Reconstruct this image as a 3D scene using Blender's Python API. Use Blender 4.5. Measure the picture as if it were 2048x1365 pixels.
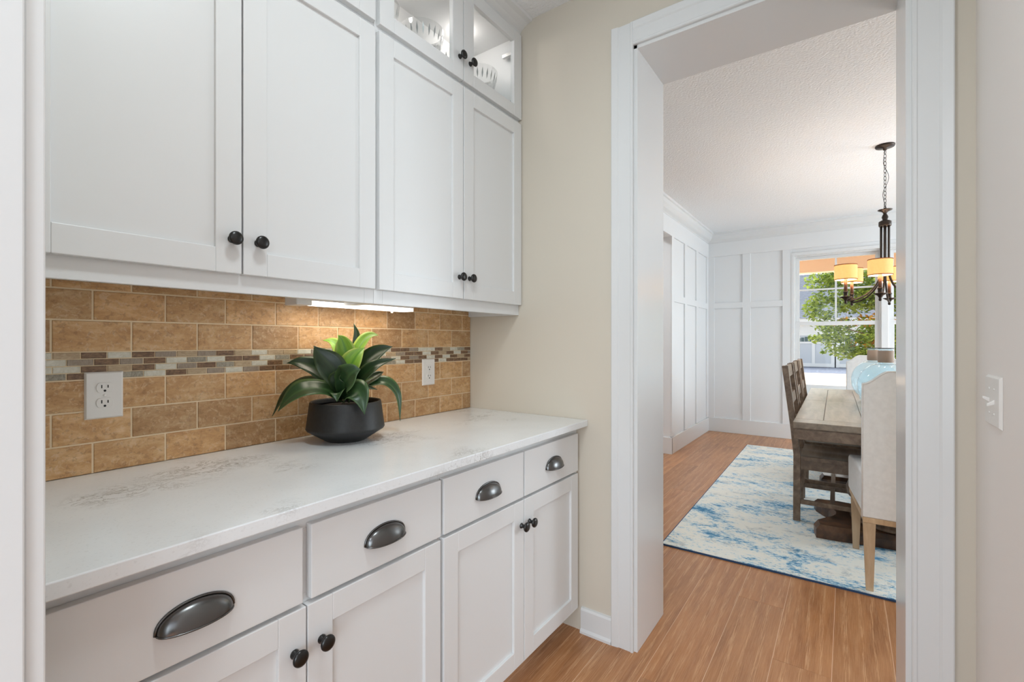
import bpy, bmesh, math, random
from mathutils import Vector, Matrix

# ------------------------------------------------------------------ scene, camera, light
for _o in list(bpy.data.objects):
    bpy.data.objects.remove(_o, do_unlink=True)
S = bpy.context.scene
C = S.collection
TH = 0.61968            # angle between the view direction and the run of cabinets (X axis)
H = 1.25                # eye height
FPX, WPX = 937.2, 2048.0

cam = bpy.data.cameras.new('camera')
cam.sensor_width = 36.0
cam.lens = FPX / WPX * 36.0
cam.shift_y = 1.07 / WPX
cam.clip_start = 0.01
cam.clip_end = 300
camo = bpy.data.objects.new('camera', cam)
camo.location = (0, 0, H)
camo.rotation_euler = (math.pi / 2, 0, -(math.pi / 2 - TH))
C.objects.link(camo)
S.camera = camo

world = bpy.data.worlds.new('sky')
S.world = world
world.use_nodes = True
wn, wl = world.node_tree.nodes, world.node_tree.links
sky = wn.new('ShaderNodeTexSky')
sky.sky_type = 'NISHITA'
sky.sun_disc = False
sky.sun_elevation = math.radians(48)
sky.sun_rotation = math.radians(100)
sky.air_density = 1.0
sky.dust_density = 5.0
haze = wn.new('ShaderNodeHueSaturation')          # thin bright overcast: paler than a clear sky
haze.inputs['Saturation'].default_value = .35
wl.new(sky.outputs[0], haze.inputs['Color'])
wl.new(haze.outputs[0], wn['Background'].inputs[0])
wn['Background'].inputs[1].default_value = 0.46


def lamp(name, kind, energy, loc, rot=(0, 0, 0), color=(1, 1, 1), **kw):
    l = bpy.data.lights.new(name, kind)
    l.energy = energy
    l.color = color
    for k, v in kw.items():
        setattr(l, k, v)
    o = bpy.data.objects.new(name, l)
    o.location = loc
    o.rotation_euler = rot
    C.objects.link(o)
    return o


PI = math.pi
lamp('sun', 'SUN', 2.2, (10, 10, 20), (math.radians(40), math.radians(-12), math.radians(20)), (1, .95, .88), angle=.01)
# recessed ceiling lights of the butler's pantry, then an added hall fill
lamp('ceiling_downlight', 'AREA', 8.2, (.48, .36, 2.742), (0, 0, 0), (.84, .95, 1), shape='DISK', size=.30)
lamp('ceiling_downlight', 'AREA', 8, (-1.2, -.05, 2.742), (0, 0, 0), (.86, .94, 1), shape='DISK', size=.16)
lamp('hall_fill', 'AREA', 14, (4.3, 2.35, 2.742), (0, 0, 0), (.9, .96, 1), shape='DISK', size=.3)  # unseen lamp, added to brighten the jamb of the dining doorway
# unseen fill panels, added behind the viewer and at the dining room's side
_kq = Vector((1, .34, -.04)).to_track_quat('-Z', 'Y').to_euler()
lamp('kitchen_side_fill', 'AREA', 66, (-3.0, -.85, 1.3), _kq, (.76, .90, 1), shape='RECTANGLE', size=3.4, size_y=2.2)
lamp('dining_side_fill', 'AREA', 80, (5.3, -2.95, 1.5), (PI / 2 + .22, 0, 0), (.75, .895, 1), shape='RECTANGLE', size=2.0, size_y=1.7)

cy = S.cycles
cy.max_bounces = 7
cy.diffuse_bounces = 4
cy.glossy_bounces = 3
cy.transmission_bounces = 7
cy.transparent_max_bounces = 12
cy.caustics_reflective = False
cy.caustics_refractive = False
S.view_settings.view_transform = 'Standard'
S.view_settings.look = 'None'
S.view_settings.gamma = 1.0
S.view_settings.use_curve_mapping = False
S.view_settings.exposure = 0.46

random.seed(7)

# ------------------------------------------------------------------ materials
MATS = {}


def srgb(r, g, b):
    def f(c):
        c /= 255.0
        return c / 12.92 if c <= .04045 else ((c + .055) / 1.055) ** 2.4
    return (f(r), f(g), f(b), 1)


class NT:
    """small node builder"""
    def __init__(self, name):
        m = bpy.data.materials.new(name)
        m.use_nodes = True
        self.m = m
        self.n = m.node_tree.nodes
        self.l = m.node_tree.links
        self.bsdf = self.n['Principled BSDF']
        MATS[name] = m

    def add(self, t, **kw):
        nd = self.n.new('ShaderNode' + t)
        for k, v in kw.items():
            if k.startswith('_'):
                setattr(nd, k[1:], v)
            else:
                key = k.replace('__', ' ')
                inp = nd.inputs[int(key[1:])] if key[0] == 'i' and key[1:].isdigit() else nd.inputs[key]
                if isinstance(v, bpy.types.NodeSocket):
                    self.l.new(v, inp)
                else:
                    inp.default_value = v
        return nd

    def set(self, **kw):
        for k, v in kw.items():
            inp = self.bsdf.inputs[k.replace('__', ' ')]
            if isinstance(v, bpy.types.NodeSocket):
                self.l.new(v, inp)
            else:
                inp.default_value = v
        return self

    def ramp(self, fac, stops, interp='LINEAR'):
        r = self.n.new('ShaderNodeValToRGB')
        r.color_ramp.interpolation = interp
        els = r.color_ramp.elements
        while len(els) < len(stops):
            els.new(.5)
        for e, (p, c) in zip(els, stops):
            e.position = p
            e.color = c if len(c) == 4 else (*c, 1)
        self.l.new(fac, r.inputs[0])
        return r.outputs[0]

    def coords(self, scale=(1, 1, 1), rnd=0.0, kind='Object'):
        tc = self.n.new('ShaderNodeTexCoord')
        v = tc.outputs[kind]
        if rnd:
            oi = self.n.new('ShaderNodeObjectInfo')
            mul = self.add('Math', _operation='MULTIPLY', i0=oi.outputs['Random'], i1=rnd)
            cmb = self.add('CombineXYZ', X=mul.outputs[0], Y=mul.outputs[0], Z=mul.outputs[0])
            v = self.add('VectorMath', _operation='ADD', i0=v, i1=cmb.outputs[0]).outputs[0]
        mp = self.add('Mapping', Vector=v, Scale=scale)
        return mp.outputs[0]

    def noise(self, vec, scale, detail=4, rough=.55, dist=0):
        return self.add('TexNoise', Vector=vec, Scale=scale, Detail=detail, Roughness=rough, Distortion=dist).outputs[0]

    def mix(self, fac, a, b, mode='MIX'):
        nd = self.n.new('ShaderNodeMix')
        nd.data_type = 'RGBA'
        nd.blend_type = mode
        for i, v in ((0, fac), (6, a), (7, b)):
            if isinstance(v, bpy.types.NodeSocket):
                self.l.new(v, nd.inputs[i])
            else:
                nd.inputs[i].default_value = v
        return nd.outputs[2]

    def bump(self, height, strength=.2, dist=.002):
        b = self.add('Bump', Height=height, Strength=strength, Distance=dist)
        self.l.new(b.outputs[0], self.bsdf.inputs['Normal'])
        return self


def flat(name, col, rough=.5, metal=0.0, **kw):
    t = NT(name)
    t.set(Base__Color=col, Roughness=rough, Metallic=metal, **kw)
    return t.m


def paint(name, col, rough, bump_scale=0, bump=.1, dist=.001, spec=.5):
    t = NT(name)
    v = t.coords()
    t.set(Base__Color=col, Roughness=rough, Specular__IOR__Level=spec)
    if bump_scale:
        t.bump(t.noise(v, bump_scale, 3), bump, dist)
    return t.m


cab_white = paint('cabinet_paint', (.78, .78, .775, 1), .38)
trim_white = paint('trim_paint', (.75, .75, .745, 1), .25)
dining_white = paint('panel_wall_paint', (.79, .79, .79, 1), .45)
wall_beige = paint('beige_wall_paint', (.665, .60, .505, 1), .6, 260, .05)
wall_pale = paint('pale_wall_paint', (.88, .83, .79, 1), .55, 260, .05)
ceil_mat = paint('textured_ceiling', (.88, .885, .89, 1), .8, 75, 1.0, .006)
metal_dark = flat('oiled_bronze', (.05, .049, .048, 1), .28, .9)
metal_pull = flat('dark_pewter', (.15, .148, .146, 1), .26, 1.0)
plastic_white = flat('white_plastic', (.84, .81, .775, 1), .35)
slot_dark = flat('slot_shadow', (.01, .01, .01, 1), .6)
grout_mat = flat('sanded_grout', srgb(240, 218, 184), .9)
steel = flat('bright_steel', (.6, .6, .6, 1), .25, 1.0)
soil_mat = flat('dark_soil', (.012, .010, .009, 1), .95)
pebble_mat = flat('pale_chips', (.42, .27, .17, 1), .8)


def make_tile_mat():
    t = NT('travertine')
    v = t.coords(rnd=37.0)
    oi = t.n.new('ShaderNodeObjectInfo')
    n1 = t.noise(t.coords((1, 1, 2.2), rnd=37.0), 16, 9, .72, .35)
    base = t.ramp(n1, [(.3, srgb(178, 132, 84)), (.5, srgb(206, 162, 112)), (.7, srgb(228, 194, 150))])
    tone = t.ramp(oi.outputs['Random'], [(0, (.68, .66, .66)), (.5, (.90, .89, .88)), (1, (1.10, 1.08, 1.06))])
    base = t.mix(1.0, base, tone, 'MULTIPLY')
    n2 = t.noise(v, 55, 6, .75, 1.4)
    pits = t.ramp(n2, [(.545, (0, 0, 0)), (.60, (1, 1, 1))])
    col = t.mix(t.add('Math', _operation='MULTIPLY', i0=pits, i1=.5).outputs[0], base, srgb(222, 192, 158))
    n3 = t.noise(v, 85, 4, .65)
    drk = t.ramp(n3, [(.38, (1, 1, 1)), (.45, (0, 0, 0))])
    col = t.mix(t.add('Math', _operation='MULTIPLY', i0=drk, i1=.30).outputs[0], col, srgb(122, 84, 50))
    t.set(Base__Color=col, Roughness=.5)
    t.bump(n2, .25, .001)
    return t.m


tile_mat = make_tile_mat()


def mosaic_mat(name, a, b, rough, streak=(1, 1, 1)):
    t = NT(name)
    v = t.coords(streak, rnd=53.0)
    n = t.noise(v, 60, 5, .6, 1.5)
    t.set(Base__Color=t.ramp(n, [(.3, a), (.7, b)]), Roughness=rough, Coat__Weight=.3, Coat__Roughness=.1)
    return t.m


MOSAIC = [mosaic_mat('mosaic_brown', srgb(78, 54, 38), srgb(146, 112, 80), .3, (1, 1, 2)),
          mosaic_mat('mosaic_cream', srgb(196, 190, 172), srgb(222, 218, 204), .2),
          mosaic_mat('mosaic_taupe', srgb(132, 116, 100), srgb(168, 152, 134), .3, (3, 1, 1)),
          mosaic_mat('mosaic_sand', srgb(160, 134, 102), srgb(196, 174, 142), .3, (1, 1, 3)),
          mosaic_mat('mosaic_grey', srgb(120, 112, 98), srgb(176, 168, 150), .3, (2, 1, 1))]


def make_quartz():
    t = NT('white_quartz')
    v = t.coords()
    n = t.noise(v, 5, 4, .5)
    base = t.ramp(n, [(.3, srgb(234, 236, 237)), (.7, srgb(242, 244, 245))])
    warp = t.coords((1, 1.6, 1))
    n1 = t.noise(warp, 13, 10, .72, 1.6)
    vein = t.ramp(n1, [(.470, (0, 0, 0)), (.497, (1, 1, 1)), (.503, (1, 1, 1)), (.530, (0, 0, 0))])
    mask = t.ramp(t.noise(v, 3.3, 3, .5), [(.515, (0, 0, 0)), (.63, (1, 1, 1))])
    f = t.add('Math', _operation='MULTIPLY', i0=vein, i1=mask)
    fine = t.ramp(t.noise(v, 160, 3, .6), [(.30, (1, 1, 1)), (.42, (0, 0, 0))])
    f2 = t.add('Math', _operation='MULTIPLY', i0=fine, i1=.10)
    f3 = t.add('Math', _operation='MULTIPLY', i0=f.outputs[0], i1=.75)
    f4 = t.add('Math', _operation='MAXIMUM', i0=f3.outputs[0], i1=f2.outputs[0])
    t.set(Base__Color=t.mix(f4.outputs[0], base, srgb(122, 116, 108)), Roughness=.22)
    return t.m


quartz = make_quartz()


def wood(name, dark, mid, light, rough=.45, scale=(1, 14, 14), rnd=91.0, pores=None, wave=6.0, spec=.5):
    """grain runs along local X"""
    t = NT(name)
    oi = t.n.new('ShaderNodeObjectInfo')
    v = t.coords(scale, rnd)
    n = t.noise(v, 2.4, 6, .6, .4)
    col = t.ramp(n, [(.28, dark), (.5, mid), (.75, light)])
    tone = t.ramp(oi.outputs['Random'], [(0, (.80, .77, .74)), (.5, (.98, .98, .98)), (1, (1.14, 1.10, 1.04))])
    col = t.mix(1.0, col, tone, 'MULTIPLY')
    if pores:
        v2 = t.coords((scale[0] * .35, scale[1] * .5, scale[2] * .5), rnd)
        w = t.add('TexWave', Vector=v2, Scale=wave, Distortion=7.0, Detail=3.0, Detail__Scale=1.2, _bands_direction='Y')
        wv = t.ramp(w.outputs[1], [(.62, (0, 0, 0)), (.80, (1, 1, 1))])
        v3 = t.coords((scale[0] * 2, scale[1] * 14, scale[2] * 14), rnd)
        pn = t.ramp(t.noise(v3, 4.0, 3, .7), [(.46, (0, 0, 0)), (.58, (1, 1, 1))])
        f = t.add('Math', _operation='MULTIPLY', i0=wv, i1=pn)
        f2 = t.add('Math', _operation='MULTIPLY', i0=f.outputs[0], i1=pores[1])
        f3 = t.add('Math', _operation='MULTIPLY', i0=pn, i1=pores[1] * .35)
        f4 = t.add('Math', _operation='MAXIMUM', i0=f2.outputs[0], i1=f3.outputs[0])
        col = t.mix(f4.outputs[0], col, pores[0])
    t.set(Base__Color=col, Roughness=rough, Specular__IOR__Level=spec)
    t.bump(n, .12, .002)
    return t.m


floor_wood = wood('cerused_oak', srgb(150, 98, 60), srgb(176, 120, 76), srgb(192, 136, 90), .33, (1, 7, 7), 91.0,
                  (srgb(218, 172, 130), .65), 1.7)
seam_mat = flat('plank_seam', srgb(226, 190, 158), .7)
grey_wood = wood('weathered_oak', srgb(84, 66, 50), srgb(112, 92, 74), srgb(138, 118, 98), .42, (1, 10, 10), 13.0)
top_wood = wood('weathered_oak_top', srgb(112, 98, 82), srgb(138, 124, 106), srgb(160, 146, 128), .33, (1.2, 9, 9), 29.0)
dark_wood = wood('dark_walnut', srgb(38, 24, 16), srgb(72, 48, 32), srgb(112, 80, 54), .35, (5, 4, 3), 17.0)
pale_wood = wood('limed_oak', srgb(162, 134, 104), srgb(188, 160, 128), srgb(206, 182, 152), .55, (8, 8, 1.2), 23.0)


def make_linen():
    t = NT('white_linen')
    v = t.coords((1, 1, 1))
    a = t.add('TexWave', Vector=v, Scale=160.0, Distortion=1.2, Detail=2.0, _bands_direction='Y')
    b = t.add('TexWave', Vector=v, Scale=160.0, Distortion=1.2, Detail=2.0, _bands_direction='Z')
    h = t.add('Math', _operation='ADD', i0=a.outputs[1], i1=b.outputs[1])
    n = t.noise(v, 40, 4)
    t.set(Base__Color=t.ramp(n, [(.3, (.78, .775, .765)), (.7, (.85, .845, .835))]), Roughness=.95)
    t.bump(h.outputs[0], .15, .001)
    return t.m


linen = make_linen()


def make_rug():
    t = NT('distressed_rug')
    v = t.coords((1, .55, 1))
    v1 = t.coords((1, 1, 1))
    big = t.noise(v, 2.6, 4, .6, .5)
    mid = t.noise(v, 9.0, 10, .80, .6)
    fine = t.noise(t.coords((1, .45, 1)), 75.0, 4, .75)
    s = t.add('Math', _operation='MULTIPLY', i0=big, i1=.26)
    m = t.add('Math', _operation='MULTIPLY_ADD', i0=mid, i1=.44, i2=s.outputs[0])
    f = t.add('Math', _operation='MULTIPLY_ADD', i0=fine, i1=.30, i2=m.outputs[0])
    col = t.ramp(f.outputs[0], [(.46, srgb(242, 240, 230)), (.512, srgb(236, 238, 232)), (.535, srgb(176, 208, 222)),
                                (.57, srgb(84, 146, 186)), (.66, srgb(34, 92, 144))])
    gr = t.ramp(t.noise(t.coords((1, .7, 1)), 12, 9, .8, .5), [(.54, (0, 0, 0)), (.62, (1, 1, 1))])
    gf = t.add('Math', _operation='MULTIPLY', i0=gr, i1=.42)
    col = t.mix(gf.outputs[0], col, srgb(112, 134, 148))
    t.set(Base__Color=col, Roughness=.95)
    t.bump(fine, .4, .003)
    return t.m


rug_mat = make_rug()
rug_edge = flat('rug_binding', srgb(44, 72, 108), .9)


def glass_pane(name, tint=(1, 1, 1, 1)):
    t = NT(name)
    t.n.remove(t.bsdf)
    tr = t.add('BsdfTransparent', Color=tint)
    gl = t.add('BsdfGlossy', Roughness=.02)
    fr = t.add('Fresnel', IOR=1.3)
    bf = t.add('Math', _operation='SUBTRACT', i0=1.0, i1=t.n.new('ShaderNodeNewGeometry').outputs['Backfacing'])
    ff = t.add('Math', _operation='MULTIPLY', i0=fr.outputs[0], i1=bf.outputs[0])
    mx = t.add('MixShader', i0=ff.outputs[0], i1=tr.outputs[0], i2=gl.outputs[0])
    t.l.new(mx.outputs[0], t.n['Material Output'].inputs[0])
    return t.m


pane_mat = glass_pane('window_glass', (.97, .985, .98, 1))


flute_glass = flat('cut_flute', (.42, .43, .43, 1), .15)


def thin_glass(name, tint, body, amount, ior=1.4):
    """blown glass seen as a thin skin: tinted, reflecting at grazing angles, slightly milky"""
    t = NT(name)
    t.n.remove(t.bsdf)
    geo = t.n.new('ShaderNodeNewGeometry')
    tr = t.add('BsdfTransparent', Color=tint)
    df = t.add('BsdfDiffuse', Color=body)
    tl = t.add('BsdfTranslucent', Color=body)
    dd = t.add('MixShader', i0=.5, i1=df.outputs[0], i2=tl.outputs[0])
    m1 = t.add('MixShader', i0=amount, i1=tr.outputs[0], i2=dd.outputs[0])
    gl = t.add('BsdfGlossy', Roughness=.03)
    fr = t.add('LayerWeight', Blend=.22)
    bf = t.add('Math', _operation='SUBTRACT', i0=1.0, i1=geo.outputs['Backfacing'])
    ff = t.add('Math', _operation='MULTIPLY', i0=fr.outputs['Fresnel'], i1=bf.outputs[0])
    mx = t.add('MixShader', i0=ff.outputs[0], i1=m1.outputs[0], i2=gl.outputs[0])
    t.l.new(mx.outputs[0], t.n['Material Output'].inputs[0])
    return t.m


bowl_glass = thin_glass('crystal', (.965, .97, .97, 1), (.8, .8, .8, 1), .06)
blue_glass = thin_glass('pale_blue_glass', (.945, .985, 1.0, 1), (.80, .93, .97, 1), .16)


def emit(name, col, strength):
    t = NT(name)
    t.set(Base__Color=col, Emission__Color=col, Emission__Strength=strength)
    return t.m


led_mat = emit('led_diffuser', (1, .95, .88, 1), 2.2)


def make_leaf(name, edge, body, rib, rough=.33):
    t = NT(name)
    uv = t.n.new('ShaderNodeTexCoord').outputs['UV']
    sp = t.add('SeparateXYZ', Vector=uv)
    e = t.add('Math', _operation='SUBTRACT', i0=sp.outputs[0], i1=.5)
    e2 = t.add('Math', _operation='ABSOLUTE', i0=e.outputs[0])
    col = t.ramp(e2.outputs[0], [(0, rib), (.10, body), (.36, body), (.5, edge)])
    wv = t.add('Mapping', Vector=uv, Scale=(9, .8, 1))
    n = t.noise(wv.outputs[0], 5, 3)
    col = t.mix(1.0, col, t.ramp(n, [(.3, (.72, .72, .72)), (.7, (1.15, 1.15, 1.15))]), 'MULTIPLY')
    t.set(Base__Color=col, Roughness=rough)
    return t.m


leaf_dark = make_leaf('agave_dark', (.050, .085, .028, 1), (.013, .032, .011, 1), (.026, .055, .018, 1))
leaf_mid = make_leaf('agave_mid', (.085, .155, .05, 1), (.026, .066, .022, 1), (.05, .11, .036, 1))
leaf_lime = make_leaf('agave_lime', (.50, .60, .12, 1), (.22, .42, .045, 1), (.10, .28, .03, 1), .4)


def make_pot():
    t = NT('matte_black_ceramic')
    v = t.coords()
    n = t.noise(v, 90, 3)
    t.set(Base__Color=t.ramp(n, [(.3, (.010, .0098, .0095)), (.72, (.018, .0175, .017))]), Roughness=.48)
    return t.m


pot_mat = make_pot()


def make_shade():
    t = NT('lit_linen_shade')
    v = t.coords()
    a = t.add('TexWave', Vector=v, Scale=120.0, Distortion=1.5, Detail=2.0, _bands_direction='Z')
    n = t.noise(v, 60, 4)
    mixn = t.add('Math', _operation='MULTIPLY_ADD', i0=a.outputs[1], i1=.15, i2=n)
    col = t.ramp(mixn.outputs[0], [(.3, (1.0, .42, .085)), (.75, (1.0, .52, .13))])
    t.set(Base__Color=(.75, .55, .3, 1), Roughness=.9, Emission__Color=col, Emission__Strength=.62)
    return t.m


shade_mat = make_shade()
shade_trim = flat('shade_binding', srgb(170, 104, 56), .8)
shade_in = emit('shade_lining', (1.0, .74, .38, 1), 1.1)
candle_mat = flat('candle_sleeve', srgb(120, 82, 64), .5)
siding = flat('white_siding', (.80, .79, .76, 1), .7)
garage_mat = flat('garage_door_paint', (.56, .58, .60, 1), .7)
shingle_mat = NT('asphalt_shingle')
_n = shingle_mat.noise(shingle_mat.coords((1, 1, 6)), 6, 6, .7)
shingle_mat.set(Base__Color=shingle_mat.ramp(_n, [(.3, srgb(92, 97, 106)), (.7, srgb(132, 137, 148))]), Roughness=.9, Specular__IOR__Level=0)
shingle_mat = shingle_mat.m
asphalt = NT('asphalt')
asphalt.set(Base__Color=asphalt.ramp(asphalt.noise(asphalt.coords(), 8, 5, .7), [(.3, srgb(92, 98, 112)), (.7, srgb(124, 130, 142))]), Roughness=.9, Specular__IOR__Level=0)
asphalt = asphalt.m
concrete = NT('pale_concrete')
concrete.set(Base__Color=concrete.ramp(concrete.noise(concrete.coords(), 4, 5, .6), [(.3, srgb(184, 166, 146)), (.7, srgb(200, 182, 162))]), Roughness=.9, Specular__IOR__Level=0)
concrete = concrete.m
porch_tan = flat('tan_porch_boards', srgb(212, 176, 134), .6)
porch_white = flat('porch_beam_paint', srgb(250, 228, 206), .6)
dark_pane = flat('garage_window_glass', (.10, .15, .15, 1), .15)
bark = flat('grey_bark', srgb(110, 92, 76), .9)


def leaf_mat(name, a, b):
    t = NT(name)
    geo = t.n.new('ShaderNodeNewGeometry')
    col = t.ramp(geo.outputs['Random Per Island'], [(0, a), (1, b)])
    t.set(Base__Color=col, Roughness=.6)
    tl = t.add('BsdfTranslucent', Color=col)
    mx = t.add('MixShader', i0=.35, i1=t.bsdf.outputs[0], i2=tl.outputs[0])
    t.l.new(mx.outputs[0], t.n['Material Output'].inputs[0])
    return t.m


tree_green = leaf_mat('green_tree_leaf', srgb(78, 106, 40), srgb(170, 190, 84))
tree_orange = leaf_mat('autumn_leaf', srgb(190, 120, 44), srgb(226, 176, 84))


# ------------------------------------------------------------------ mesh helpers
class MB:
    def __init__(self):
        self.v, self.f, self.sm, self.uv = [], [], [], []

    def add(self, vs, fs, smooth=False, uvs=None):
        b = len(self.v)
        self.v += [tuple(p) for p in vs]
        self.f += [tuple(b + i for i in f) for f in fs]
        self.sm += [smooth] * len(fs)
        self.uv += (uvs if uvs else [(0, 0)] * len(vs))
        return self

    def box(self, x0, x1, y0, y1, z0, z1):
        vs = [(x, y, z) for z in (z0, z1) for y in (y0, y1) for x in (x0, x1)]
        return self.add(vs, [(0, 2, 3, 1), (4, 5, 7, 6), (0, 1, 5, 4), (2, 6, 7, 3), (0, 4, 6, 2), (1, 3, 7, 5)])

    def hexa(self, lo, hi):
        """two quads (4 points each, same winding, counter-clockwise seen from outside of hi)"""
        return self.add(list(lo) + list(hi), [(3, 2, 1, 0), (4, 5, 6, 7), (0, 1, 5, 4), (1, 2, 6, 5), (2, 3, 7, 6), (3, 0, 4, 7)])

    def prism(self, poly, axis, a0, a1, smooth=False):
        """extrude a 2-D polygon; axis 'x': poly=(y,z); 'y': poly=(x,z); 'z': poly=(x,y)"""
        def P(p, a):
            return {'x': (a, p[0], p[1]), 'y': (p[0], a, p[1]), 'z': (p[0], p[1], a)}[axis]
        n = len(poly)
        vs = [P(p, a0) for p in poly] + [P(p, a1) for p in poly]
        self.add(vs, [tuple(range(n))[::-1], tuple(range(n, 2 * n))])
        b = len(self.v) - 2 * n
        for i in range(n):
            j = (i + 1) % n
            self.f.append((b + i, b + j, b + n + j, b + n + i))
            self.sm.append(smooth)
        return self

    def lathe(self, prof, c=(0, 0, 0), seg=24, axis='z', smooth=True, close=True):
        """prof: (radius, height) from bottom to top"""
        vs = []
        for r, h in prof:
            for k in range(seg):
                a = 2 * PI * k / seg
                p = (r * math.cos(a), r * math.sin(a), h)
                if axis == 'y':
                    p = (p[0], -p[2], p[1])
                elif axis == 'x':
                    p = (p[2], p[0], p[1])
                vs.append((c[0] + p[0], c[1] + p[1], c[2] + p[2]))
        fs = []
        for i in range(len(prof) - 1):
            for k in range(seg):
                j = (k + 1) % seg
                fs.append((i * seg + k, i * seg + j, (i + 1) * seg + j, (i + 1) * seg + k))
        if close:
            fs.append(tuple(range(seg))[::-1])
            fs.append(tuple(range((len(prof) - 1) * seg, len(prof) * seg)))
        return self.add(vs, fs, smooth)

    def tube(self, pts, r, seg=8, cap=True, smooth=True):
        pts = [Vector(p) for p in pts]
        rs = r if isinstance(r, (list, tuple)) else [r] * len(pts)
        vs = []
        up = Vector((0, 0, 1))
        for i, p in enumerate(pts):
            d = (pts[min(i + 1, len(pts) - 1)] - pts[max(i - 1, 0)]).normalized()
            u = up if abs(d.dot(up)) < .95 else Vector((1, 0, 0))
            a = d.cross(u).normalized()
            b = a.cross(d).normalized()
            if i == 0:
                pa, pb = a, b
            else:
                a = (pa - d * pa.dot(d)).normalized()
                b = a.cross(d).normalized()
                pa = a
            for k in range(seg):
                t = 2 * PI * k / seg
                vs.append(p + (a * math.cos(t) + b * math.sin(t)) * rs[i])
        fs = []
        for i in range(len(pts) - 1):
            for k in range(seg):
                j = (k + 1) % seg
                fs.append((i * seg + k, i * seg + j, (i + 1) * seg + j, (i + 1) * seg + k))
        if cap:
            fs.append(tuple(range(seg))[::-1])
            fs.append(tuple(range((len(pts) - 1) * seg, len(pts) * seg)))
        return self.add(vs, fs, smooth)

    def grid(self, rows, smooth=True, uvs=None):
        n, m = len(rows), len(rows[0])
        vs = [p for r in rows for p in r]
        fs = [(i * m + j, i * m + j + 1, (i + 1) * m + j + 1, (i + 1) * m + j) for i in range(n - 1) for j in range(m - 1)]
        return self.add(vs, fs, smooth, uvs)

    def mesh(self, name, off=(0, 0, 0)):
        me = bpy.data.meshes.new(name)
        me.from_pydata([(p[0] - off[0], p[1] - off[1], p[2] - off[2]) for p in self.v], [], self.f)
        bm = bmesh.new()
        bm.from_mesh(me)
        bmesh.ops.recalc_face_normals(bm, faces=bm.faces)
        bm.to_mesh(me)
        bm.free()
        for p, s in zip(me.polygons, self.sm):
            p.use_smooth = s
        if any(u != (0, 0) for u in self.uv):
            l = me.uv_layers.new(name='UVMap')
            for lp in me.loops:
                l.data[lp.index].uv = self.uv[lp.vertex_index]
        return me


ORIG = {}


def worldloc(o):
    p = Vector((0, 0, 0))
    while o:
        p += Vector(ORIG.get(o.name, (0, 0, 0)))
        o = o.parent
    return p


def link(name, me, mat, parent=None, loc=(0, 0, 0)):
    o = bpy.data.objects.new(name, me)
    if mat and me and not me.materials:
        me.materials.append(mat)
    o.parent = parent
    o.location = loc
    ORIG[o.name] = tuple(loc)
    C.objects.link(o)
    return o


def obj(name, mb, mat, parent=None, bevel=0.0, local=False, seg=2):
    """mesh given in world coordinates (or, local=True, in the parent's own coordinates)"""
    off = (0, 0, 0) if local or not parent else worldloc(parent)
    o = link(name, mb.mesh(name, off), mat, parent)
    if bevel:
        m = o.modifiers.new('bevel', 'BEVEL')
        m.width = bevel
        m.segments = seg
        m.limit_method = 'ANGLE'
        m.angle_limit = math.radians(40)
    return o


def tag(o, label=None, cat=None, group=None, kind=None):
    for k, v in (('label', label), ('category', cat), ('group', group), ('kind', kind)):
        if v:
            o[k] = v
    return o


def thing(name, loc, label, cat, group=None, rz=0.0):
    o = bpy.data.objects.new(name, None)
    o.empty_display_size = .05
    o.location = loc
    o.rotation_euler = (0, 0, rz)
    ORIG[o.name] = tuple(loc)
    C.objects.link(o)
    return tag(o, label, cat, group)


def struct(name, mb, mat, label, bevel=0.0, cat=None):
    o = obj(name, mb, mat, None, bevel)
    return tag(o, label, cat, None, 'structure')


def copy_tree(o, parent=None):
    c = o.copy()
    C.objects.link(c)
    c.parent = parent
    ORIG[c.name] = tuple(c.location)
    for ch in list(o.children):
        copy_tree(ch, c)
    return c


B = lambda *a: MB().box(*a)

# ------------------------------------------------------------------ dimensions
CEIL = 2.75
WX = 1.825           # pantry end wall, pantry side
WX2 = 2.147          # its dining side
OY0, OY1, OZ = -.162, .700, 2.445   # cased opening
BY = 1.572           # pantry wall behind the cabinets
RY = -.296           # pantry wall beside the viewer
FX = 6.97            # dining far wall
LY = 1.59            # dining side wall

# ------------------------------------------------------------------ floor
fl = struct('floor', B(-1.6, 7.1, -3.0, 3.1, -.06, -.0008), seam_mat, 'wide oak plank floor running from pantry into dining room')
PW = .1935
rng = random.Random(3)
y = .625 - PW * 19
row = 0
while y < 3.0:
    x = -1.6 - rng.random() * 1.5
    while x < 7.05:
        L = rng.choice((1.4, 1.7, 2.0, 2.2))
        if abs(y - .044) < .01 and x < 1.2:
            L = 1.9 - x + .2
        x0, x1 = max(x, -1.6), min(x + L, 7.05)
        if x1 - x0 > .05:
            w2 = (PW - .0026) / 2
            me = B(-(x1 - x0) / 2 + .0008, (x1 - x0) / 2 - .0008, -w2, w2, -.012, 0).mesh('plank')
            link('plank', me, floor_wood, fl, ((x0 + x1) / 2, y + PW / 2, 0))
        x += L
    y += PW
    row += 1

# ------------------------------------------------------------------ walls and ceiling
struct('ceiling', B(-1.6, 7.12, -3.0, 3.1, CEIL, CEIL + .1), ceil_mat, 'white ceiling with a knockdown texture')
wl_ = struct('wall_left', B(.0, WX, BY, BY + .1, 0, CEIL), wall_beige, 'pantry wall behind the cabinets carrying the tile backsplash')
m = MB()
m.box(WX, WX2, OY1, 1.70, 0, CEIL).box(WX, WX2, -2.9, OY0, 0, CEIL).box(WX, WX2, OY0, OY1, OZ, CEIL)
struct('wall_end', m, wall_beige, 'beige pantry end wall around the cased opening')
struct('wall_right', B(-.12, WX, RY - .1, RY, 0, CEIL), wall_pale, 'pale beige pantry wall carrying the light switch')
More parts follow.
